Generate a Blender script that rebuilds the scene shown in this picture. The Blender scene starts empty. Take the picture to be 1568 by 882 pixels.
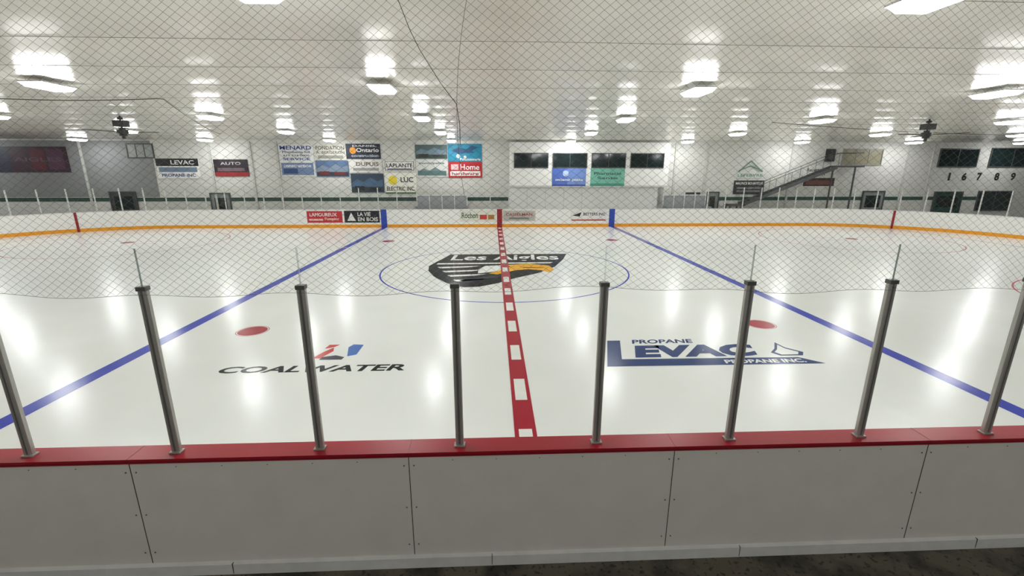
import bpy, math, random
import numpy as np
from mathutils import Vector, Matrix
random.seed(4)
scn = bpy.context.scene
scn.view_settings.view_transform = 'Standard'

# ------------------------------------------------------------------ helpers
def lin(c):
    return tuple(((v/255)/12.92 if v/255 <= .04045 else ((v/255+.055)/1.055)**2.4) for v in c)
MATS = {}
def mat(name, rgb, rough=.5, metal=0., var=.06, scale=6., bump=0., spec=.5, ior=None, emit=0., stretch=(1,1,1), dark=None):
    if name in MATS: return MATS[name]
    m = bpy.data.materials.new(name); m.use_nodes = True
    nt = m.node_tree; b = nt.nodes['Principled BSDF']
    c = lin(rgb)
    tc = nt.nodes.new('ShaderNodeTexCoord'); mp = nt.nodes.new('ShaderNodeMapping')
    mp.inputs['Scale'].default_value = stretch
    nz = nt.nodes.new('ShaderNodeTexNoise'); nz.inputs['Scale'].default_value = scale
    nz.inputs['Detail'].default_value = 4
    nt.links.new(tc.outputs['Object'], mp.inputs['Vector']); nt.links.new(mp.outputs[0], nz.inputs['Vector'])
    cr = nt.nodes.new('ShaderNodeValToRGB')
    cr.color_ramp.elements[0].position = .3; cr.color_ramp.elements[1].position = .7
    d = dark if dark else tuple(v*(1-var) for v in c)
    cr.color_ramp.elements[0].color = (*d, 1)
    cr.color_ramp.elements[1].color = (*[min(1, v*(1+var)) for v in c], 1)
    nt.links.new(nz.outputs['Fac'], cr.inputs['Fac']); nt.links.new(cr.outputs[0], b.inputs['Base Color'])
    b.inputs['Roughness'].default_value = rough; b.inputs['Metallic'].default_value = metal
    b.inputs['Specular IOR Level'].default_value = spec
    if ior: b.inputs['IOR'].default_value = ior
    if bump:
        bp = nt.nodes.new('ShaderNodeBump'); bp.inputs['Strength'].default_value = bump; bp.inputs['Distance'].default_value = .02
        nt.links.new(nz.outputs['Fac'], bp.inputs['Height']); nt.links.new(bp.outputs[0], b.inputs['Normal'])
    if emit:
        b.inputs['Emission Color'].default_value = (*c, 1); b.inputs['Emission Strength'].default_value = emit
    MATS[name] = m
    return m

ICE_R, ICE_S = .21, .28
def C(rgb, rough=.55):
    return mat('paint_%d_%d_%d_%d' % (*rgb, int(rough*100)), rgb, rough, var=.03)
def I(rgb, s=ICE_S):   # paint under ice
    return mat('ice_paint_%d_%d_%d' % rgb, rgb, ICE_R, var=.04, scale=3, spec=s)

def glass_mat(name, tint, gl=1.0):
    m = bpy.data.materials.new(name); m.use_nodes = True; nt = m.node_tree; nt.nodes.clear()
    o = nt.nodes.new('ShaderNodeOutputMaterial'); mx = nt.nodes.new('ShaderNodeMixShader')
    t = nt.nodes.new('ShaderNodeBsdfTransparent'); g = nt.nodes.new('ShaderNodeBsdfGlossy')
    f = nt.nodes.new('ShaderNodeFresnel'); f.inputs['IOR'].default_value = 1.35
    ml = nt.nodes.new('ShaderNodeMath'); ml.operation = 'MULTIPLY'; ml.inputs[1].default_value = gl
    t.inputs['Color'].default_value = (*tint, 1); g.inputs['Roughness'].default_value = .02
    nt.links.new(f.outputs[0], ml.inputs[0]); nt.links.new(ml.outputs[0], mx.inputs[0])
    nt.links.new(t.outputs[0], mx.inputs[1]); nt.links.new(g.outputs[0], mx.inputs[2]); nt.links.new(mx.outputs[0], o.inputs[0])
    return m

_gl = {}
def glyphs(s, bold=0.0):
    k = (s, bold)
    if k in _gl: return _gl[k]
    cu = bpy.data.curves.new('t', 'FONT'); cu.body = s; cu.resolution_u = 3; cu.offset = bold
    ob = bpy.data.objects.new('t', cu); scn.collection.objects.link(ob)
    dg = bpy.context.evaluated_depsgraph_get(); me = ob.evaluated_get(dg).to_mesh()
    v = np.array([p.co[:2] for p in me.vertices]) if len(me.vertices) else np.zeros((0, 2))
    f = [tuple(p.vertices) for p in me.polygons]
    ob.evaluated_get(dg).to_mesh_clear(); bpy.data.objects.remove(ob)
    if len(v):
        mn = v.min(0); mxx = v.max(0); v = (v-mn)/(mxx-mn)
    _gl[k] = (v, f); return _gl[k]

class MB:
    def __init__(s): s.v = []; s.f = []; s.mi = []; s.ms = []
    def m(s, m):
        if m not in s.ms: s.ms.append(m)
        return s.ms.index(m)
    def add(s, vs, fs, m):
        o = len(s.v); s.v += [tuple(x) for x in vs]; k = s.m(m)
        for f in fs: s.f.append(tuple(i+o for i in f)); s.mi.append(k)
    def box(s, x0, x1, y0, y1, z0, z1, m):
        vs = [(x0,y0,z0),(x1,y0,z0),(x1,y1,z0),(x0,y1,z0),(x0,y0,z1),(x1,y0,z1),(x1,y1,z1),(x0,y1,z1)]
        s.add(vs, [(0,3,2,1),(4,5,6,7),(0,1,5,4),(1,2,6,5),(2,3,7,6),(3,0,4,7)], m)
    def poly(s, pts, m): s.add(pts, [tuple(range(len(pts)))], m)
    def gpoly(s, pts, z, m): s.poly([(a, b, z) for a, b in pts], m)
    def text(s, t, u0, u1, v0, v1, m, place, shear=0., bold=.02):
        v, f = glyphs(t, bold)
        s.add([place(u0+(u1-u0)*a+shear*b, v0+(v1-v0)*b) for a, b in v], f, m)
    def tube(s, pts, r, m, n=8, closed_caps=True):
        pts = [Vector(p) for p in pts]; rings = []
        for i, p in enumerate(pts):
            d = (pts[min(i+1, len(pts)-1)]-pts[max(i-1, 0)]).normalized()
            a = d.orthogonal().normalized() if i == 0 else (a-d*a.dot(d)).normalized()
            b = d.cross(a)
            rings.append([p+(a*math.cos(2*math.pi*k/n)+b*math.sin(2*math.pi*k/n))*r for k in range(n)])
        vs = [q for R in rings for q in R]; fs = []
        for i in range(len(rings)-1):
            for k in range(n): fs.append((i*n+k, i*n+(k+1) % n, (i+1)*n+(k+1) % n, (i+1)*n+k))
        if closed_caps: fs.append(tuple(reversed(range(n)))); fs.append(tuple(range(len(vs)-n, len(vs))))
        s.add(vs, fs, m)
    def done(s, name, parent=None, bevel=0., smooth=False):
        me = bpy.data.meshes.new(name); me.from_pydata(s.v, [], s.f)
        for m in s.ms: me.materials.append(m)
        me.polygons.foreach_set('material_index', s.mi)
        if smooth: me.polygons.foreach_set('use_smooth', [True]*len(s.f))
        me.update()
        ob = bpy.data.objects.new(name, me); scn.collection.objects.link(ob)
        if parent: ob.parent = parent
        if bevel:
            b = ob.modifiers.new('bevel', 'BEVEL'); b.width = bevel; b.segments = 2; b.limit_method = 'ANGLE'
        return ob
def empty(name):
    e = bpy.data.objects.new(name, None); scn.collection.objects.link(e); return e

# ------------------------------------------------------------------ dimensions (metres)
Y1, Y2 = 3.80, 30.10          # inner faces of the long side boards
YC = (Y1+Y2)/2
HL, RC = 28.95, 8.5           # half length, corner radius
FLOOR = -.17
CEIL = 5.64
WALLY = 32.0

# ------------------------------------------------------------------ camera
cam = bpy.data.cameras.new('camera'); camo = bpy.data.objects.new('camera', cam); scn.collection.objects.link(camo)
cam.sensor_width = 36; cam.lens = 15.77; cam.clip_start = .05; cam.clip_end = 300
camo.matrix_world = Matrix.Translation((-.428, 0, 3.554)) @ Matrix.Rotation(-math.radians(2.397), 4, 'Z') @ Matrix.Rotation(math.radians(90-14.473), 4, 'X') @ Matrix.Rotation(math.radians(.053), 4, 'Z')
scn.camera = camo

# ------------------------------------------------------------------ room shell
blockwall = bpy.data.materials.new('painted_block'); blockwall.use_nodes = True
nt = blockwall.node_tree; b = nt.nodes['Principled BSDF']
tc = nt.nodes.new('ShaderNodeTexCoord'); sep = nt.nodes.new('ShaderNodeSeparateXYZ'); cmb = nt.nodes.new('ShaderNodeCombineXYZ')
nt.links.new(tc.outputs['Object'], sep.inputs[0]); nt.links.new(sep.outputs[0], cmb.inputs[0]); nt.links.new(sep.outputs[2], cmb.inputs[1])
br = nt.nodes.new('ShaderNodeTexBrick'); nt.links.new(cmb.outputs[0], br.inputs['Vector'])
br.inputs['Scale'].default_value = 1; br.inputs['Brick Width'].default_value = .4; br.inputs['Row Height'].default_value = .2
br.inputs['Mortar Size'].default_value = .008
br.inputs['Color1'].default_value = (*lin((212,212,206)), 1); br.inputs['Color2'].default_value = (*lin((207,207,201)), 1); br.inputs['Mortar'].default_value = (*lin((188,188,182)), 1)
nt.links.new(br.outputs['Color'], b.inputs['Base Color']); b.inputs['Roughness'].default_value = .6
green = mat('green_stripe_paint', (35, 70, 60), .5)
white = mat('white_paint', (238, 238, 234), .5, var=.02)
greywall = mat('grey_wall_panel', (165, 167, 165), .6, var=.05, scale=2)

w = MB(); w.box(-43, 44, WALLY, WALLY+.2, FLOOR, 5.75, blockwall); w.done('wall_far')
w = MB(); w.box(-43.2, -43, -6, WALLY+.2, FLOOR, 5.75, greywall); w.done('wall_left')
w = MB(); w.box(44, 44.2, -6, WALLY+.2, FLOOR, 5.75, greywall); w.done('wall_right')
w = MB(); w.box(-43, 44, -6.2, -6, FLOOR, 5.75, white); w.done('wall_near')

# concrete floor around the rink
fl = bpy.data.materials.new('stained_concrete'); fl.use_nodes = True
nt = fl.node_tree; b = nt.nodes['Principled BSDF']
tc = nt.nodes.new('ShaderNodeTexCoord')
n1 = nt.nodes.new('ShaderNodeTexNoise'); n1.inputs['Scale'].default_value = 2.2; n1.inputs['Detail'].default_value = 8
n2 = nt.nodes.new('ShaderNodeTexNoise'); n2.inputs['Scale'].default_value = 22; n2.inputs['Detail'].default_value = 5
for n in (n1, n2): nt.links.new(tc.outputs['Object'], n.inputs['Vector'])
r1 = nt.nodes.new('ShaderNodeValToRGB'); r1.color_ramp.elements[0].position = .40; r1.color_ramp.elements[1].position = .56
r1.color_ramp.elements[0].color = (*lin((50, 47, 39)), 1); r1.color_ramp.elements[1].color = (*lin((96, 90, 76)), 1)
r2 = nt.nodes.new('ShaderNodeValToRGB'); r2.color_ramp.elements[0].position = .36; r2.color_ramp.elements[1].position = .42
r2.color_ramp.elements[0].color = (.25, .25, .25, 1); r2.color_ramp.elements[1].color = (1, 1, 1, 1)
mm = nt.nodes.new('ShaderNodeMix'); mm.data_type = 'RGBA'; mm.blend_type = 'MULTIPLY'; mm.inputs[0].default_value = 1
nt.links.new(n1.outputs['Fac'], r1.inputs[0]); nt.links.new(n2.outputs['Fac'], r2.inputs[0])
nt.links.new(r1.outputs[0], mm.inputs[6]); nt.links.new(r2.outputs[0], mm.inputs[7]); nt.links.new(mm.outputs[2], b.inputs['Base Color'])
b.inputs['Roughness'].default_value = .45
w = MB(); w.box(-43.2, 44.2, -6.2, WALLY+.2, FLOOR-.2, FLOOR, fl); w.done('floor')

# ceiling: reflective low-e fabric sagging between seams
cm = bpy.data.materials.new('reflective_ceiling_fabric'); cm.use_nodes = True
nt = cm.node_tree; b = nt.nodes['Principled BSDF']
tc = nt.nodes.new('ShaderNodeTexCoord'); mp = nt.nodes.new('ShaderNodeMapping'); mp.inputs['Scale'].default_value = (1, 1, 1)
nz = nt.nodes.new('ShaderNodeTexNoise'); nz.inputs['Scale'].default_value = 1.3; nz.inputs['Detail'].default_value = 4
nt.links.new(tc.outputs['Object'], mp.inputs[0]); nt.links.new(mp.outputs[0], nz.inputs['Vector'])
cr = nt.nodes.new('ShaderNodeValToRGB'); cr.color_ramp.elements[0].position = .3; cr.color_ramp.elements[1].position = .7
cr.color_ramp.elements[0].color = (*lin((224, 221, 212)), 1); cr.color_ramp.elements[1].color = (*lin((232, 230, 221)), 1)
nt.links.new(nz.outputs['Fac'], cr.inputs[0]); nt.links.new(cr.outputs[0], b.inputs['Base Color'])
b.inputs['Roughness'].default_value = .29; b.inputs['Metallic'].default_value = .45
bp = nt.nodes.new('ShaderNodeBump'); bp.inputs['Strength'].default_value = .12; bp.inputs['Distance'].default_value = .03
nt.links.new(nz.outputs['Fac'], bp.inputs['Height']); nt.links.new(bp.outputs[0], b.inputs['Normal'])
SE = 6.207/3
ys = np.arange(-6.2, WALLY+.21, SE/8); xs = np.arange(-43.2, 44.3, .95)
vs = []; fs = []
def cz(x, y):
    return CEIL - .024*math.sin(math.pi*(y-8.2)/SE)**2 + .007*math.sin(x*.5+y*.9) + .004*math.sin(x*1.1-y*.6)
for y in ys:
    for x in xs: vs.append((x, y, cz(x, y)))
nx = len(xs)
for j in range(len(ys)-1):
    for i in range(nx-1): fs.append((j*nx+i, (j+1)*nx+i, (j+1)*nx+i+1, j*nx+i+1))
w = MB(); w.add(vs, fs, cm); w.done('ceiling', smooth=True)
w = MB(); w.box(-43.2, 44.2, -6.2, WALLY+.2, 5.75, 5.85, greywall); w.done('ceiling_deck')
seam = mat('ceiling_seam', (148, 146, 138), .5)
w = MB()
k = -6
while 8.2+k*SE < WALLY-.3:
    y = 8.2+k*SE
    if y > -6: w.tube([(x, y, cz(x, y)+.001) for x in np.arange(-43, 44, .95)], .008, seam, 5)
    k += 1
w.done('trim_ceiling_seams')

# ------------------------------------------------------------------ rink perimeter
def perim(off, n=14, step=None):
    hx, r = HL+off, RC+off
    pts = []
    def arc(cx, cy, a0):
        for k in range(n+1):
            a = math.radians(a0+90*k/n); pts.append((cx+r*math.cos(a), cy+r*math.sin(a)))
    xi = HL-RC
    arc(xi, Y1+RC, -90); arc(xi, Y2-RC, 0); arc(-xi, Y2-RC, 90); arc(-xi, Y1+RC, 180)
    return pts
def ztop(y): return 1.09+.09*(y-Y1)/(Y2-Y1)
icm = bpy.data.materials.new('ice'); icm.use_nodes = True
nt = icm.node_tree; b = nt.nodes['Principled BSDF']
tc = nt.nodes.new('ShaderNodeTexCoord')
nz = nt.nodes.new('ShaderNodeTexNoise'); nz.inputs['Scale'].default_value = .7; nz.inputs['Detail'].default_value = 6
nt.links.new(tc.outputs['Object'], nz.inputs['Vector'])
cr = nt.nodes.new('ShaderNodeValToRGB'); cr.color_ramp.elements[0].position = .3; cr.color_ramp.elements[1].position = .7
cr.color_ramp.elements[0].color = (*lin((235, 237, 232)), 1); cr.color_ramp.elements[1].color = (*lin((241, 242, 238)), 1)
nt.links.new(nz.outputs['Fac'], cr.inputs[0]); nt.links.new(cr.outputs[0], b.inputs['Base Color'])
b.inputs['Roughness'].default_value = ICE_R; b.inputs['Specular IOR Level'].default_value = ICE_S
n3 = nt.nodes.new('ShaderNodeTexNoise'); n3.inputs['Scale'].default_value = 14; n3.inputs['Detail'].default_value = 3
nt.links.new(tc.outputs['Object'], n3.inputs['Vector'])
bp = nt.nodes.new('ShaderNodeBump'); bp.inputs['Strength'].default_value = .05; bp.inputs['Distance'].default_value = .01
nt.links.new(n3.outputs['Fac'], bp.inputs['Height']); nt.links.new(bp.outputs[0], b.inputs['Normal'])

rink = empty('ice_rink')
w = MB(); P = perim(0.0)
w.gpoly(P, 0, icm)
n = len(P); w.add([(x, y, 0) for x, y in P]+[(x, y, FLOOR+.001) for x, y in P], [(i, n+i, n+(i+1) % n, (i+1) % n) for i in range(n)], icm)
w.done('ice_surface', rink)

red = (168, 20, 46); blue = (44, 62, 182); pale_red = (206, 110, 120)
w = MB(); z = .0015
for sx in (-1, 1):
    w.gpoly([(sx*7.62-.15, Y1), (sx*7.62+.15, Y1), (sx*7.62+.15, Y2), (sx*7.62-.15, Y2)], z, I(blue))
    gx = sx*25.6; dy = math.sqrt(RC**2-(25.6-(HL-RC))**2)
    w.gpoly([(gx-.03, Y1+RC-dy), (gx+.03, Y1+RC-dy), (gx+.03, Y2-RC+dy), (gx-.03, Y2-RC+dy)], z, I(red))
w.gpoly([(-.155, Y1), (.155, Y1), (.155, Y2), (-.155, Y2)], .0065, I(red))
y = 4.92
while y < Y2-.5:
    w.gpoly([(-.095, y), (.095, y), (.095, y+.76), (-.095, y+.76)], .008, I((236, 236, 230))); y += 1.605
w.done('rink_lines', rink)
w = MB()
def ring(cx, cy, r, t, m, z=.0012, a0=0, a1=360, n=96):
    A = [math.radians(a0+(a1-a0)*k/n) for k in range(n+1)]
    vs = [(cx+r*math.cos(a), cy+r*math.sin(a), z) for a in A]+[(cx+(r-t)*math.cos(a), cy+(r-t)*math.sin(a), z) for a in A]
    w.add(vs, [(k, k+1, n+2+k, n+1+k) for k in range(n)], m)
def disc(cx, cy, r, m, z=.0012, n=40):
    w.gpoly([(cx+r*math.cos(2*math.pi*k/n), cy+r*math.sin(2*math.pi*k/n)) for k in range(n)], z, m)
ring(0, YC-.25, 4.6, .055, I(blue))
for sx in (-1, 1):
    for cy in (10.02, 23.95):
        disc(sx*6.0, cy, .31, I(red), .0012); ring(sx*6.0, cy, .35, .02, I((200, 120, 125)), .0012)
        ring(sx*19.4, cy, 4.57, .05, I(pale_red)); disc(sx*19.4, cy, .3, I(red))
        for a in (-1, 1):
            for q in (-1, 1):
                xa_, xb_ = sorted((sx*19.4+a*.6, sx*19.4+a*1.8)); ya_, yb_ = sorted((cy+q*.4, cy+q*.45))
                w.gpoly([(xa_, ya_), (xb_, ya_), (xb_, yb_), (xa_, yb_)], .0012, I(pale_red))
    ring(sx*25.6, YC, 1.83, .05, I(red), a0=90 if sx > 0 else -90, a1=270 if sx > 0 else 90)
w.done('face_off_circles', rink)

# --- ice logos
G = lambda z: (lambda u, v: (u, v, z))
w = MB(); navy = I((40, 64, 116), .15); dk = I((28, 30, 36), .15); icew = I((238, 239, 235))
w.gpoly([(1.70, 7.75), (5.94, 7.73), (5.60, 8.05), (2.07, 8.08), (2.31, 9.08), (2.03, 9.08)], .002, navy)
w.text('EVAC', 2.36, 4.85, 8.14, 8.78, navy, G(.002), .18, .06)
w.text('PROPANE', 2.52, 3.84, 8.88, 9.11, navy, G(.002), .06, .03)
w.text('PROPANE INC.', 4.02, 5.62, 7.80, 7.97, icew, G(.0035), .03, .03)
fo = [(5.62, 8.85), (5.66, 8.55), (5.88, 8.3), (5.76, 8.13), (5.3, 8.13), (5.2, 8.3), (5.4, 8.5)]
cxf, cyf = 5.53, 8.35
n = len(fo); inn = [(cxf+(x-cxf)*.74, cyf+(y-cyf)*.74) for x, y in fo]
w.add([(x, y, .002) for x, y in fo+inn], [(i, (i+1) % n, n+(i+1) % n, n+i) for i in range(n)], navy)
w.done('ice_sponsor_logo')
w = MB()
w.text('COALWATER', -5.54, -2.10, 7.73, 8.02, dk, G(.002), .07, .03)
w.gpoly([(-4.02, 8.36), (-3.86, 8.36), (-3.72, 8.72), (-3.78, 8.92), (-3.90, 8.70)], .002, I((200, 60, 60)))
w.gpoly([(-3.86, 8.28), (-3.42, 8.28), (-3.40, 8.40), (-3.60, 8.50), (-3.84, 8.42)], .002, I((60, 64, 74)))
w.gpoly([(-3.36, 8.44), (-3.20, 8.52), (-3.20, 9.05), (-3.42, 9.08), (-3.48, 8.92)], .002, I((62, 110, 190)))
w.gpoly([(-3.95, 8.86), (-3.78, 8.94), (-3.70, 9.08), (-3.92, 9.08)], .002, I((200, 60, 60)))
w.done('ice_sponsor_logo')
# eagle shield
w = MB(); blk = I((6, 9, 11), .04); wh = I((240, 242, 238), .1); ye = I((236, 172, 2), .06); gr = I((52, 60, 64), .05)
sh = [(-2.35, 19.82), (2.85, 19.82), (2.5, 18.5), (1.95, 17.0), (1.2, 15.9), (.35, 15.15), (-.3, 14.4), (-.9, 13.95), (-1.4, 13.9), (-2.0, 14.5),
         (-2.5, 15.4), (-2.85, 16.4), (-2.95, 17.3), (-2.75, 18.2), (-2.6, 18.7)]
w.gpoly(sh, .002, blk)
w.text('Les Aigles', -2.25, 2.3, 18.08, 19.66, wh, G(.0035), .1, .02)
w.gpoly([(-2.66, 17.85), (2.0, 17.9), (1.85, 17.68), (-2.7, 17.6)], .0035, wh)
for k in range(4):   # feathers
    y0 = 17.1-k*.72; x0 = -2.6+k*.26
    w.gpoly([(x0, y0), (x0+1.7-k*.15, y0+.16), (x0+1.2-k*.1, y0-.10), (x0+.15, y0-.26)], .0035, wh)
w.gpoly([(-.75, 17.25), (.45, 17.45), (.9, 17.1), (.3, 16.75), (-.2, 16.3), (-1.0, 15.9), (-1.0, 16.6)], .0035, wh)
w.gpoly([(.05, 17.4), (1.0, 17.62), (1.75, 17.2), (1.85, 16.5), (1.62, 15.95), (1.35, 16.35), (.9, 16.55), (.4, 16.4), (-.3, 15.7), (-.6, 15.9), (-.05, 16.6)], .0042, ye)
w.gpoly([(-.2, 17.0), (.25, 17.12), (.1, 16.88)], .005, blk)
w.gpoly([(.7, 16.95), (1.5, 16.85), (1.45, 16.78), (.7, 16.84)], .005, blk)
w.gpoly([(-1.3, 14.5), (-.3, 15.3), (.2, 15.6), (-.5, 15.5), (-1.6, 14.9)], .0035, gr)
w.done('ice_eagle_logo')

# --- boards
board_w = mat('white_board', (238, 238, 234), .35, var=.02)
board_o = mat('grey_board_backing', (224, 221, 212), .5, var=.03, scale=3)
kick_y = mat('yellow_kickplate', (236, 160, 30), .4)
red_cap = mat('red_cap_rail', (160, 14, 36), .35)
white_cap = mat('white_cap_rail', (222, 222, 218), .4)
seamm = mat('board_seam', (70, 70, 66), .7)
boards = empty('rink_boards')
def dense(off):
    P = perim(off, 20); out = []
    for i in range(len(P)):
        a = P[i]; b2 = P[(i+1) % len(P)]; d = math.hypot(a[0]-b2[0], a[1]-b2[1]); k = max(1, int(d/3))
        for q in range(k): out.append((a[0]+(b2[0]-a[0])*q/k, a[1]+(b2[1]-a[1])*q/k))
    return out
def dense_multi(offs):
    base = dense(0.0); n = len(base); outs = []
    def nrm(p):
        x, y = p; cx = max(-(HL-RC), min(HL-RC, x)); cy = max(Y1+RC, min(Y2-RC, y))
        if abs(x) < HL-RC+1e-6: return (0, -1) if y < YC else (0, 1)
        if Y1+RC-1e-6 < y < Y2-RC+1e-6: return (1 if x > 0 else -1, 0)
        l = math.hypot(x-cx, y-cy); return ((x-cx)/l, (y-cy)/l)
    N = [nrm(p) for p in base]
    return [[(p[0]+q[0]*o, p[1]+q[1]*o) for p, q in zip(base, N)] for o in offs]
def sweep(name, prof, m, sel=None):
    L = dense_multi([p[0] for p in prof]); n = len(L[0]); k = len(prof)
    vs = []
    for j in range(k):
        for i in range(n):
            x, y = L[j][i]; zz = prof[j][1]; by = L[0][i][1]
            vs.append((x, y, zz(min(max(by, Y1), Y2)) if callable(zz) else zz))
    fs = []
    for i in range(n):
        ym = (L[0][i][1]+L[0][(i+1) % n][1])/2
        if sel and not sel(ym): continue
        for j in range(k): fs.append((j*n+i, j*n+(i+1) % n, ((j+1) % k)*n+(i+1) % n, ((j+1) % k)*n+i))
    w = MB(); w.add(vs, fs, m); return w.done(name, boards)
cap0 = lambda y: ztop(y)-.045
sweep('board_inner_face', [(0, 0.0), (.10, 0.0), (.10, cap0), (0, cap0)], board_w)
sweep('board_backing', [(.10, FLOOR), (.19, FLOOR), (.19, cap0), (.10, cap0)], board_o)
sweep('kickplate', [(-.012, .001), (0, .001), (0, .2), (-.012, .2)], kick_y)
near_s = lambda y: y < YC-2
sweep('cap_rail_red', [(-.012, cap0), (.205, cap0), (.205, ztop), (-.012, ztop)], red_cap, near_s)
sweep('cap_rail_white', [(-.012, cap0), (.205, cap0), (.205, ztop), (-.012, ztop)], white_cap, lambda y: not near_s(y))
sweep('base_strip', [(.19, FLOOR), (.225, FLOOR), (.222, -.06), (.19, -.045)], white_cap, near_s)
w = MB(); bolt = mat('bolt_steel', (120, 120, 116), .4, .8)
yo = Y1-.19
for k in range(-8, 9):
    x = -1.22+2.465*k
    w.box(x-.0035, x+.0035, yo-.002, yo, -.04, 1.04, seamm)
    w.box(x-.002, x+.002, yo-.018, Y1+.013, 1.05, 1.0915, mat('rail_joint', (110, 14, 28), .5))
    w.box(x-.003+.75, x+.003+.75, yo-.036, yo, -.16, -.05, seamm)
    for dx in (-.045, .045):
        for zz in (.08, .5, .95):
            w.tube([(x+dx, yo+.002, zz), (x+dx, yo-.004, zz)], .007, bolt, 8)
    for q in (.4, .8, 1.2, 1.6, 2.0):
        w.tube([(x+q, yo+.002, 1.0), (x+q, yo-.003, 1.0)], .005, bolt, 8)
w.box(-30*.66, 30*.66, yo-.0195, yo-.015, 1.060, 1.064, mat('rail_groove', (96, 12, 24), .6))
w.done('board_seams_and_bolts', boards)
w = MB()
for x, c, wd in ((-7.62, (40, 72, 170), .19), (7.55, (40, 72, 170), .19), (0, (150, 28, 40), .17)):
    w.box(x-wd, x+wd, Y2-.016, Y2+.0, .0, ztop(Y2)+.004, C(c, .4))
gx = 25.6; dy = math.sqrt(RC**2-(gx-(HL-RC))**2)
for s in (-1, 1):
    w.box(s*gx-.05, s*gx+.05, Y2-RC+dy-.06, Y2-RC+dy+.02, 0, 1.17, C((150, 28, 40), .4))
w.done('board_line_stripes', boards)

# ------------------------------------------------------------------ glass and posts
alu = mat('brushed_aluminium', (176, 174, 168), .4, .5, var=.1, scale=20, stretch=(6, 6, .4))
dark = mat('dark_rubber', (40, 40, 40), .6)
groove = mat('post_groove', (110, 109, 106), .5, .3)
def post(x, y, z0, z1, name):
    w = MB()
    h = .036
    prof = [(-h, .02), (-h, -.014), (-h*.75, -.024), (-.011, -.026), (-.009, -.020), (.009, -.020), (.011, -.026), (h*.75, -.024), (h, -.014), (h, .02), (.012, .03), (-.012, .03)]
    n = len(prof)
    vs = [(x+a, y+b, z0) for a, b in prof]+[(x+a, y+b, z1) for a, b in prof]
    w.add(vs, [(i, (i+1) % n, n+(i+1) % n, n+i) for i in range(n)]+[tuple(range(n, 2*n)), tuple(reversed(range(n)))], alu)
    w.box(x-.007, x+.007, y-.0225, y-.0195, z0+.02, z1-.02, groove)
    w.box(x-.05, x+.05, y-.035, y+.035, z0, z0+.014, alu)
    w.box(x-h-.003, x+h+.003, y-.029, y+.033, z1-.03, z1+.006, mat('post_cap', (96, 96, 94), .4, .5))
    w.tube([(x, y-.03, z1-.06), (x, y-.018, z1-.06)], .008, bolt, 8)
    w.done(name, bevel=.0015)
PX0, PS, PY = -4.5987, 1.2802, 3.70
for i in range(-3, 11): post(PX0+PS*i, PY, 1.0905, 2.636, 'glass_post')
gm = glass_mat('rink_glass', (.97, .985, .975), .55)
ge = mat('glass_edge', (150, 165, 158), .3)
w = MB()
for i in range(-3, 10):
    x0 = PX0+PS*i+.004; x1 = x0+PS-.008; y0, y1, z0, z1 = PY-.005, PY+.005, 1.092, 2.955
    a = [(x0,y0,z0),(x1,y0,z0),(x1,y1,z0),(x0,y1,z0),(x0,y0,z1),(x1,y0,z1),(x1,y1,z1),(x0,y1,z1)]
    w.add(a, [(0,1,5,4)], gm); w.add(a, [(1,2,6,5),(3,0,4,7),(4,5,6,7)], ge)
w.done('rink_glass_panels')
# far / end glazing
glz = empty('perimeter_glazing')
wp = MB(); wg = MB()
L = dense_multi([.09])[0]; n = len(L)
pts = [p for p in L+[L[0]]]
cum = [0]
for i in range(1, len(pts)): cum.append(cum[-1]+math.hypot(pts[i][0]-pts[i-1][0], pts[i][1]-pts[i-1][1]))
def at(s):
    for i in range(1, len(cum)):
        if cum[i] >= s:
            t = (s-cum[i-1])/(cum[i]-cum[i-1]+1e-9); return (pts[i-1][0]+(pts[i][0]-pts[i-1][0])*t, pts[i-1][1]+(pts[i][1]-pts[i-1][1])*t)
    return pts[-1]
s = 0; prev = None; S = cum[-1]
postw = mat('white_post', (214, 215, 212), .4, .2)
while s < S:
    p = at(s)
    if p[1] > Y1+RC*.4:
        zt = 2.55
        bench = p[1] > Y2 and (-6 < p[0] < -1.0 or 11 < p[0] < 13.5)
        if not bench:
            wp.box(p[0]-.028, p[0]+.028, p[1]-.025, p[1]+.025, ztop(min(p[1], Y2))+.0005, zt, postw)
            wp.box(p[0]-.034, p[0]+.034, p[1]-.03, p[1]+.03, zt, zt+.02, postw)
            if prev: wg.add([(prev[0], prev[1], 1.185), (p[0], p[1], 1.185), (p[0], p[1], 2.62), (prev[0], prev[1], 2.62)], [(0, 1, 2, 3)], gm)
            prev = p
        else: prev = None
    else: prev = None
    s += 1.22
wp.done('support_posts', glz); wg.done('glass_panes', glz)

# ------------------------------------------------------------------ protective net
netm = mat('net_twine', (108, 110, 104), .8, var=.1)
cu = bpy.data.curves.new('protective_net', 'CURVE'); cu.dimensions = '3D'; cu.bevel_depth = .0009; cu.bevel_resolution = 0; cu.use_fill_caps = False
CW, CH = .080, .060
ZB, ZT, NY = 2.60, 5.58, 3.60
def nd(x, z):
    t = (z-ZB)
    dx = .02*math.sin(z*2.3+x*1.1)+.014*math.sin(x*3.1)*math.cos(z*1.7)
    dz = .012*math.sin(x*2.2+.6)+.014*math.sin(x*5.3)*math.exp(-t*2)+.032*math.sin(x*.9+1.0)*math.exp(-t*1.2)+.025*math.sin(x*.6+z*1.5)
    dy = .02*math.sin(x*1.3+z*.8)*min(1, (ZT-z)*2)
    return (x+dx, NY+dy-.02, z+dz)
nrow = int((ZT-ZB)/CH*1)
XL, XR = -8.0, 8.0
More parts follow.
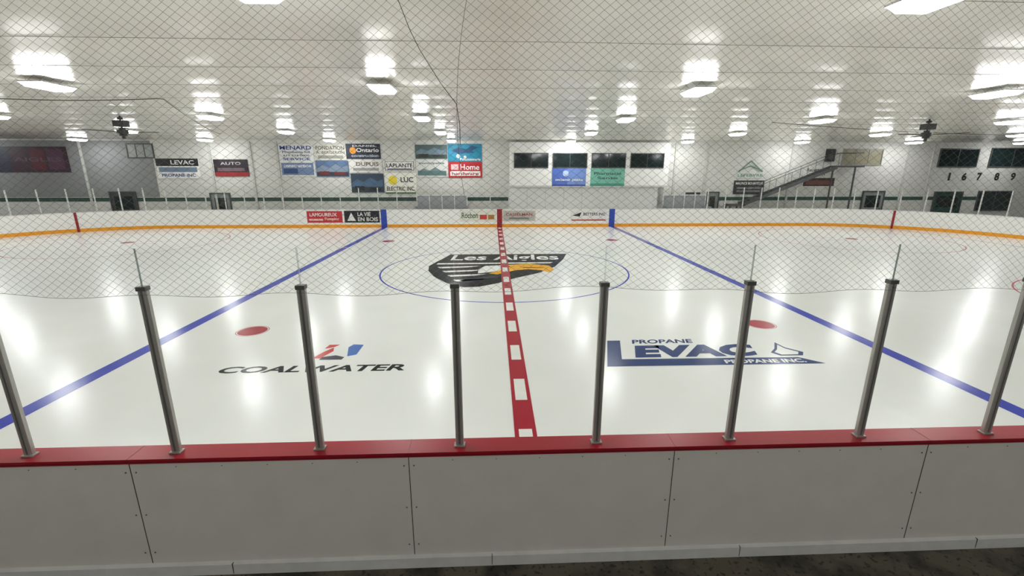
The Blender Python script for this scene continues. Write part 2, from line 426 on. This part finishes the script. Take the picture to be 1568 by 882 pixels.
for sgn in (-1, 1):
    k0 = int(XL/CW)-nrow; k1 = int(XR/CW)+nrow
    for k in range(k0, k1):
        pp = []
        for r in range(nrow+1):
            x = k*CW+sgn*r*CW
            if XL <= x <= XR:
                pp.append(nd(x, ZB+r*CH))
        if len(pp) > 2:
            sp = cu.splines.new('POLY'); sp.points.add(len(pp)-1)
            sp.points.foreach_set('co', [c for q in pp for c in (*q, 1)])
def cord(pts, r):
    sp = cu.splines.new('POLY'); sp.points.add(len(pts)-1)
    sp.points.foreach_set('co', [c for q in pts for c in (*q, 1)]); sp.points.foreach_set('radius', [r]*len(pts))
cord([nd(x, ZB) for x in np.arange(XL, XR, .05)], 1.8)
cord([nd(x, ZT) for x in np.arange(XL, XR, .1)], 4)
for x0 in (-.45,): cord([nd(x0-.25*math.sin((z-ZB)*1.2), z) for z in np.arange(3.4, ZT, .08)], 1.8)
cu.materials.append(netm)
no = bpy.data.objects.new('protective_net', cu); scn.collection.objects.link(no)
w = MB(); bc = mat('black_cord', (40, 42, 40), .7)
w.tube([(-1.25, 3.545, 5.5), (-1.08, 3.545, 4.73), (-1.0, 3.545, 4.52), (-.94, 3.545, 4.40), (-.80, 3.545, 4.18), (-.69, 3.545, 4.04), (-.67, 3.545, 3.9), (-.67, 3.545, 3.75)], .0024, bc, 6)
w.done('net_lacing_cord', smooth=True)
w = MB()
def sag(a, b, d, n=16): return [(a[0]+(b[0]-a[0])*k/n, a[1]+(b[1]-a[1])*k/n, a[2]+(b[2]-a[2])*k/n-d*4*(k/n)*(1-k/n)) for k in range(n+1)]
w.tube(sag((-16, 12.4, 5.55), (-9.6, 13.6, 5.5), .15)+sag((-9.5, 13.7, 5.5), (-15, 26, 5.52), .12), .011, bc, 6)
w.tube(sag((11, 19, 5.54), (30, 24, 5.5), .15), .011, bc, 6)
w.done('ceiling_cable')

# ------------------------------------------------------------------ lamps
def emis(name, strength):
    return mat(name, (251, 252, 253), .5, emit=strength, var=0)
em = emis('lamp_diffuser', 57.); em_fill = emis('added_fill_diffuser', 31.)
hous = mat('lamp_housing', (225, 225, 220), .4)
def lamp(x, y, m=em):
    w = MB()
    zt, zm, zb = 5.535, 5.505, 5.42
    w.box(x-.27, x+.27, y-.46, y+.46, zm, zt, hous)
    a = [(x-.19,y-.37,zb),(x+.19,y-.37,zb),(x+.19,y+.37,zb),(x-.19,y+.37,zb),(x-.25,y-.44,zm),(x+.25,y-.44,zm),(x+.25,y+.44,zm),(x-.25,y+.44,zm)]
    w.add(a, [(0,3,2,1),(0,1,5,4),(1,2,6,5),(2,3,7,6),(3,0,4,7)], m)
    for q in (-.32, .32):
        for p in (-.18, .18): w.tube([(x+p, y+q, zt-.005), (x+p, y+q, CEIL+.08)], .007, hous, 6)
    w.done('ceiling_lamp')
for j in range(-1, 4):
    for i in range(-5, 6):
        if abs(-3.05+7.7*i) < 42: lamp(-3.05+7.7*i, 11.737+6.207*j)
for i in range(-3, 4): lamp(-3.05+5.5*i, -1.6, em_fill)  # unseen row added behind the camera as fill for the outer board face

# ceiling fans
def fan(x, y, rot):
    w = MB(); m = mat('fan_dark', (46, 48, 46), .5); m2 = mat('fan_blade', (92, 92, 86), .5)
    w.tube([(x, y, 5.7), (x, y, 5.15)], .03, m, 10)
    w.tube([(x, y, 5.58), (x, y, 5.50)], .09, m, 16)
    for z0, z1, r in ((5.2, 5.12, .11), (5.12, 4.98, .19), (4.98, 4.9, .13), (4.9, 4.8, .06)): w.tube([(x, y, z0), (x, y, z1)], r, m, 20)
    w.box(x-.2, x+.2, y-.16, y+.16, 5.24, 5.46, m)
    for k in range(3):
        a = math.radians(rot+120*k); c, s_ = math.cos(a), math.sin(a)
        pr = [(.15, -.03), (.35, -.07), (1.25, -.06), (1.3, 0), (1.25, .06), (.35, .05), (.15, .03)]
        for zz, fl_ in ((5.04, 0), (5.05, 1)):
            w.poly([(x+r*c-t*s_, y+r*s_+t*c, zz+t*.25) for r, t in (pr if fl_ else pr[::-1])], m2)
    w.done('ceiling_fan')
fan(-14.7, 18.9, 5); fan(17.2, 18.5, 65)

# ------------------------------------------------------------------ signs on the far wall
def sign(name, x0, x1, z0, z1, bg, items=(), Y=WALLY, th=.05, adj=True, parent=None):
    w = MB()
    if adj: d = .003*(x0+x1)/2; z0 += d; z1 += d
    w.box(x0, x1, Y-th, Y-.001, z0, z1, C(bg))
    yy = Y-th
    q = 0
    for it in items:
        q += 1; e = yy-.003*q
        X = lambda u: x0+(x1-x0)*u
        Z = lambda v: z0+(z1-z0)*v
        if it[0] == 'r':
            _, a, b_, c_, d_, col = it
            w.poly([(X(a), e, Z(c_)), (X(b_), e, Z(c_)), (X(b_), e, Z(d_)), (X(a), e, Z(d_))], C(col))
        elif it[0] == 'p': w.poly([(X(a), e, Z(b_)) for a, b_ in it[1]], C(it[2]))
        elif it[0] == 'c':
            _, a, b_, r, col = it
            w.poly([(X(a)+r*math.cos(k*math.pi/12), e, Z(b_)+r*math.sin(k*math.pi/12)) for k in range(24)], C(col))
        else:
            _, s_, a, b_, c_, d_, col = it
            w.text(s_, a, b_, c_, d_, C(col), lambda u, v: (X(u), e, Z(v)), 0, .02)
    return w.done(name, parent)
W_ = (232, 232, 227); K = (24, 26, 30); B = (36, 64, 134); R = (180, 36, 44)
def photo(c1, c2, c3):
    return [('r', .02, .98, .04, .5, c1), ('p', [(.02, .5), (.2, .72), (.38, .55), (.6, .8), (.8, .6), (.98, .7), (.98, .3), (.02, .3)], c2), ('r', .1, .4, .12, .34, c3), ('r', .55, .9, .1, .28, c3)]
BN = 'advertising_banner'
sign('team_banner', -33.6, -28.4, 3.62, 5.25, (56, 30, 44), [('r', .0, .3, 0, 1, (36, 40, 56)), ('r', .55, .72, .1, .9, (92, 24, 40)), ('r', .75, .95, .1, .9, (80, 44, 66)), ('t', 'AIGLES', .34, .92, .42, .58, (96, 76, 92))])
sign(BN, -22.84, -20.08, 3.20, 4.48, W_, [('r', 0, 1, .62, 1, K), ('t', 'LEVAC', .35, .9, .70, .92, W_), ('r', .05, .95, .32, .56, (110, 130, 150)), ('t', 'PROPANE INC', .1, .9, .08, .24, B)])
sign(BN, -19.1, -16.87, 3.32, 4.42, (40, 32, 40), [('r', 0, 1, 0, .25, (150, 40, 44)), ('t', 'AUTO', .2, .8, .68, .85, (200, 190, 190)), ('r', .1, .9, .3, .5, (110, 90, 96))])
sign(BN, -14.72, -12.46, 3.32, 5.40, (218, 220, 218), [('t', 'MENARD', .04, .96, .83, .95, B), ('t', 'Plomberie ltd', .1, .9, .72, .79, (90, 90, 110)), ('t', '613 524 0000', .12, .88, .62, .68, (90, 90, 110)), ('t', 'SERVICE', .1, .9, .5, .58, (60, 80, 130)), ('r', .03, .97, .04, .42, (110, 130, 165)), ('t', 'construction', .1, .9, .28, .38, W_), ('r', .08, .5, .08, .24, (50, 70, 120))])
sign(BN, -12.37, -10.28, 4.37, 5.38, (200, 200, 190), [('t', 'FONDATION', .05, .95, .66, .9, (80, 80, 70)), ('t', 'A. BERGERON', .05, .95, .4, .58, (100, 90, 80)), ('r', .1, .9, .1, .3, (140, 140, 130))])
sign(BN, -12.37, -10.2, 3.28, 4.33, (84, 108, 142), photo((46, 58, 72), (120, 136, 155), (110, 46, 46)))
sign(BN, -10.28, -8.0, 4.45, 5.42, (22, 34, 54), [('t', 'Ontario', .3, .96, .45, .72, W_), ('t', 'DANIEL', .2, .9, .8, .92, W_), ('c', .2, .55, .22, (230, 150, 40)), ('t', 'construction', .15, .95, .12, .3, (190, 200, 210))])
sign(BN, -10.11, -7.95, 3.55, 4.41, (216, 216, 210), [('t', 'DUPUIS', .2, .9, .5, .8, (90, 70, 50)), ('r', .1, .9, .15, .35, (150, 150, 150))])
sign(BN, -10.11, -7.9, 2.22, 3.48, (46, 64, 84), photo((46, 60, 64), (72, 102, 130), (30, 32, 40)))
sign(BN, -7.82, -5.72, 3.62, 4.32, W_, [('r', .03, .97, .06, .94, (50, 50, 50)), ('r', .05, .95, .1, .9, W_), ('t', 'LAPLANTE', .08, .92, .38, .75, K), ('r', .1, .9, .15, .27, (70, 70, 80))])
sign(BN, -7.82, -5.68, 2.14, 3.52, (234, 234, 222), [('c', .25, .65, .3, (236, 216, 60)), ('t', 'LUC', .5, .9, .55, .8, K), ('r', 0, 1, 0, .06, (60, 110, 60)), ('t', 'ELECTRIC INC.', .05, .95, .14, .34, (70, 70, 60))])
sign(BN, -5.66, -3.5, 4.45, 5.36, (78, 98, 100), photo((54, 72, 66), (108, 130, 140), (50, 50, 44)))
sign(BN, -5.66, -3.5, 3.25, 4.41, (208, 210, 206), [('t', 'municipalite', .1, .9, .7, .85, (60, 90, 90)), ('r', .05, .95, .08, .35, (90, 120, 120)), ('p', [(.1, .35), (.25, .5), (.4, .35), (.6, .55), (.8, .35)], (120, 140, 140))])
sign(BN, -3.46, -1.16, 4.27, 5.42, (24, 130, 160), [('p', [(.1, .6), (.3, .8), (.55, .7), (.7, .9), (.9, .8), (.7, .6), (.8, .5), (.5, .48), (.3, .45)], (20, 70, 110)), ('c', .3, .3, .13, W_), ('c', .5, .25, .1, (230, 200, 190)), ('t', 'Poissonnerie', .35, .96, .05, .2, W_)])
sign(BN, -3.46, -1.16, 3.19, 4.24, (180, 26, 38), [('t', 'Home', .35, .92, .5, .85, W_), ('r', .05, .95, .12, .42, W_), ('t', 'hardware', .1, .9, .17, .36, (170, 30, 40)), ('r', .08, .3, .5, .85, (225, 190, 190))])
sign(BN, 16.67, 18.85, 2.0, 2.95, (44, 46, 48), [('t', 'MAURICE BOURGEOIS', .05, .95, .7, .88, W_), ('r', .1, .9, .4, .5, (150, 150, 150)), ('r', .1, .9, .15, .3, (120, 120, 120))])
w = MB(); gp = C((110, 150, 132))
for dz in (0, .35):
    w.tube([(16.9, WALLY-.05, 3.6+dz*.2), (17.7, WALLY-.05, 4.35-dz), (18.6, WALLY-.05, 3.6+dz*.2)], .035, gp, 6)
w.text('LEFEBVRE', 16.85, 18.65, 3.26, 3.46, gp, lambda u, v: (u, WALLY-.055, v), 0, .02)
w.box(16.8, 18.7, WALLY-.04, WALLY-.001, 3.18, 3.52, C((215, 217, 210))); w.done('roof_emblem_sign')
sign(BN, 21.63, 24.0, 2.5, 3.95, (222, 222, 216), [('t', 'Recette Active', .08, .92, .72, .88, (50, 60, 50)), ('t', 'Agri', .35, .65, .5, .64, (60, 90, 60)), ('r', .02, .98, .03, .42, (70, 54, 50)), ('r', .1, .9, .1, .3, (120, 80, 70))])

# ------------------------------------------------------------------ scorekeeper booth
dg_ = mat('dark_window', (26, 40, 40), .08, var=.2, scale=2); fr = mat('window_frame', (70, 74, 74), .4)
bs = 31.45/31.9
bx = lambda x: -.428+(x+.428)*bs
bz = lambda z: 3.554+(z-3.554)*bs
booth = empty('scorekeeper_booth')
w = MB(); Yb = 31.45
w.box(bx(.73), bx(11.85), Yb, WALLY-.001, bz(2.62), 5.5, white)
w.box(bx(.73), bx(11.85), Yb-.03, Yb+.02, bz(2.55), bz(2.66), mat('booth_edge', (200, 200, 196), .5))
w.box(bx(.73), bx(11.3), Yb+.25, WALLY-.001, FLOOR, bz(2.62), white)
w.box(bx(.9), bx(11.4), Yb-.02, Yb, bz(5.18), bz(5.30), white)
for a, b_ in ((1.08, 3.35), (3.75, 6.03), (6.44, 8.73), (9.15, 11.41)):
    a, b_ = bx(a), bx(b_); z0, z1 = bz(3.90), bz(4.78)
    w.box(a, b_, Yb-.02, Yb-.001, z0, z1, dg_)
    for (p, q, r_, t_) in ((a-.05, b_+.05, z1, z1+.05), (a-.05, b_+.05, z0-.07, z0), (a-.05, a, z0, z1), (b_, b_+.05, z0, z1), ((a+b_)/2-.02, (a+b_)/2+.02, z0, z1)):
        w.box(p, q, Yb-.045, Yb-.001, r_, t_, fr)
w.done('booth_body', booth)
sign('booth_banner_a', bx(3.68), bx(6.03), bz(2.63), bz(3.84), (110, 140, 200), [('r', 0, .45, 0, 1, (80, 110, 190)), ('t', 'milano pizza', .1, .92, .25, .42, W_), ('c', .4, .7, .2, (190, 210, 240)), ('r', 0, 1, 0, .08, (50, 70, 150))], Y=Yb, th=.03, adj=False, parent=booth)
sign('booth_banner_b', bx(6.36), bx(8.76), bz(2.63), bz(3.84), (120, 185, 165), [('t', 'Pharmacie', .1, .9, .62, .78, (40, 90, 80)), ('t', 'Sante', .2, .8, .38, .52, (50, 100, 90)), ('r', 0, 1, 0, .14, (70, 150, 130))], Y=Yb, th=.03, adj=False, parent=booth)

def win(name, x0, x1, z0, z1, gl, n=2, Y=WALLY, f=fr):
    w = MB(); w.box(x0, x1, Y-.03, Y-.001, z0, z1, gl)
    for (p, q, r_, t_) in ((x0-.06, x1+.06, z1, z1+.07), (x0-.06, x1+.06, z0-.07, z0), (x0-.06, x0, z0, z1), (x1, x1+.06, z0, z1)): w.box(p, q, Y-.07, Y-.001, r_, t_, f)
    for k in range(1, n): w.box(x0+(x1-x0)*k/n-.025, x0+(x1-x0)*k/n+.025, Y-.05, Y-.001, z0, z1, f)
    return w.done(name)
lit = mat('beige_window', (150, 146, 122), .3, var=.15, scale=1.5)
win('window_1', 24.3, 27.1, 4.12, 5.1, lit, 3, f=mat('pale_frame', (150, 150, 142), .5))
win('window_2', 31.4, 34.2, 4.0, 5.15, dg_, 2)
win('window_3', 35.2, 38.6, 4.0, 5.2, dg_, 2)
win('window_4', 35.0, 37.6, .9, 2.2, dg_, 2)
win('window_5', -24.5, -22.9, 4.5, 5.3, mat('louvre', (150, 154, 150), .5), 3)
w = MB()
for t, x in (('1', 32.47), ('6', 33.6), ('7', 34.73), ('8', 36.06), ('9', 37.29)):
    w.text(t, x-.18 if t != '1' else x-.08, x+.18 if t != '1' else x+.08, 3.0, 3.55, C(K), lambda u, v: (u, WALLY-.012, v), 0, .04)
w.done('wall_numbers')
def door(name, x0, x1, z1, m, Y=WALLY, glassy=True):
    w = MB(); w.box(x0, x1, Y-.05, Y-.001, FLOOR, z1, m)
    for (p, q, r_, t_) in ((x0-.08, x1+.08, z1, z1+.08), (x0-.08, x0, FLOOR, z1), (x1, x1+.08, FLOOR, z1)): w.box(p, q, Y-.09, Y-.001, r_, t_, fr)
    if glassy: w.box(x0+.2, x1-.2, Y-.06, Y-.05, 1.1, z1-.25, dg_)
    w.box(x1-.16, x1-.12, Y-.1, Y-.05, .85, 1.05, fr)
    return w.done(name)
dgreen = mat('door_green', (28, 62, 54), .5); dgrey = mat('door_grey', (130, 134, 134), .5)
door('door_1', 31.7, 33.7, 2.15, dgreen); door('door_2', -26.2, -24.6, 2.2, C((60, 64, 64)))
door('door_3', 13.3, 14.2, 2.1, C((80, 90, 96))); door('door_4', 14.8, 15.6, 2.15, dgrey); door('door_5', -19.6, -18.4, 2.1, dgrey)
door('door_6', 26.3, 27.8, 2.2, dgrey); door('door_7', 39.5, 41, 2.2, dgreen)
w = MB()
for a, b_ in ((-43, -26.3), (-24.5, -19.7), (-18.3, .7), (15.7, 26.2), (27.9, 31.6), (33.8, 34.9)): w.box(a, b_, WALLY-.02, WALLY-.001, 1.62, 1.86, green)
w.done('trim_green_stripe')
w = MB()
for x in (-19.25, -16.6, -14.85, 12.3, 14.5, 20.6, 30.9, 29.0, -27.5): w.box(x-.07, x+.07, WALLY-.08, WALLY-.001, FLOOR, 5.52, mat('pilaster', (196, 196, 190), .6))
w.done('trim_pilasters')
w = MB(); w.box(-43, -23.0, WALLY-.015, WALLY-.001, 1.9, 5.55, mat('left_wall_shading', (134, 136, 136), .6)); w.done('trim_left_wall_shading')  # darker grey sheet: shading of the left wall painted as colour

# staircase to the upper rooms
w = MB(); st = mat('stair_steel', (90, 92, 92), .5, .3)
slope = .40; xe = 23.3; xs0 = 17.0; zs = 3.9-slope*(xe-xs0)
for yy in (31.0, 31.72):
    w.add([(xs0, yy, zs-.1), (xe, yy, 3.8), (xe, yy, 4.02), (xs0, yy, zs+.12), (xs0, yy+.05, zs-.1), (xe, yy+.05, 3.8), (xe, yy+.05, 4.02), (xs0, yy+.05, zs+.12)],
          [(0,1,2,3),(4,7,6,5),(0,4,5,1),(3,2,6,7),(1,5,6,2)], st)
    w.tube([(xs0, yy, zs+.9), (xe, yy, 4.85), (25.0, yy, 4.85)], .02, st, 8)
    for k in range(0, 7):
        x = xs0+(xe-xs0)*k/6; z = zs+(3.9-zs)*k/6
        w.tube([(x, yy, z), (x, yy, z+.9)], .014, st, 6)
ns = 20
for k in range(ns):
    x = xs0+(xe-xs0)*k/ns; z = zs+(3.95-zs)*(k+.6)/ns; w.box(x, x+.36, 31.05, 31.72, z-.03, z, st)
w.box(16.0, xs0+.1, 31.0, 31.77, zs-.1, zs+.02, st)
for x in (16.1, 16.9): w.box(x-.04, x+.04, 31.05, 31.13, FLOOR, zs-.1, st); w.box(x-.04, x+.04, 31.64, 31.72, FLOOR, zs-.1, st)
w.box(xe, 25.2, 31.0, 31.77, 3.9, 4.02, st)
for x in (23.5, 25.1): w.box(x-.04, x+.04, 31.64, 31.72, FLOOR, 3.9, st)
w.done('staircase')
w = MB(); w.box(23.0, 23.6, 31.82, WALLY-.001, 4.3, 5.15, dark); w.tube([(23.3, 31.83, 4.6), (23.3, 31.80, 4.6)], .2, mat('speaker_cone', (70, 70, 70), .6), 20); w.tube([(23.3, 31.83, 4.98), (23.3, 31.80, 4.98)], .09, MATS['speaker_cone'], 16)
w.done('loudspeaker', bevel=.01)

def bench(x0, x1):
    w = MB(); wd = mat('bench_wood', (120, 100, 76), .5); g = mat('bench_panel', (150, 154, 156), .5)
    w.box(x0, x1, 31.0, 31.25, .42, .48, wd)
    for x in np.linspace(x0+.1, x1-.1, 5): w.box(x-.03, x+.03, 31.02, 31.2, FLOOR, .42, g)
    w.box(x0, x1, 31.3, 31.34, FLOOR, 2.0, g)
    w.box(x0, x1, 31.28, 31.36, 2.0, 2.06, postw)
    for x in np.linspace(x0, x1, 5): w.box(x-.03, x+.03, 31.27, 31.37, FLOOR, 2.55, postw)
    for x in (x0, x1): w.box(x-.02, x+.02, 30.32, 31.3, FLOOR, 1.3, g)
    w.done('players_bench')
bench(-5.6, -2.2); bench(11.4, 14.4)

# ------------------------------------------------------------------ far board advertisements
RA = 'board_advertisement'; Yf = Y2+.0
sign(RA, -12.59, -10.31, .33, 1.08, (190, 40, 50), [('t', 'LAMOUREUX', .08, .85, .55, .85, W_), ('t', 'Pumping', .5, .9, .15, .45, (240, 220, 200)), ('r', .05, .45, .18, .34, (230, 190, 180))], Yf, .01, False)
sign(RA, -10.18, -7.9, .33, 1.10, K, [('t', 'LA VIE', .38, .75, .55, .88, W_), ('t', 'EN BOIS', .38, .95, .12, .45, W_), ('p', [(.08, .15), (.2, .85), (.32, .15)], W_)], Yf, .01, False)
sign(RA, -2.63, -.24, .36, 1.12, (222, 222, 210), [('t', 'Rochon', .05, .5, .3, .8, (60, 100, 60)), ('r', .55, .75, .2, .6, (200, 60, 50)), ('r', .78, .95, .2, .6, (170, 120, 50))], Yf, .01, False)
sign(RA, .2, 2.40, .38, 1.10, (200, 196, 184), [('r', .04, .96, .1, .9, (178, 176, 168)), ('t', 'CASSELMAN', .1, .9, .5, .75, (150, 60, 60)), ('r', .2, .8, .2, .35, (120, 120, 110))], Yf, .01, False)
sign(RA, 4.75, 7.2, .38, 1.12, (226, 226, 222), [('t', 'BETTERS INC', .35, .95, .5, .75, K), ('p', [(.05, .5), (.3, .8), (.25, .4)], K), ('r', .03, .97, .04, .14, (180, 40, 40))], Yf, .01, False)

wd = bpy.data.worlds.new('world'); scn.world = wd; wd.use_nodes = True
wd.node_tree.nodes['Background'].inputs[0].default_value = (.8, .85, .9, 1); wd.node_tree.nodes['Background'].inputs[1].default_value = .05
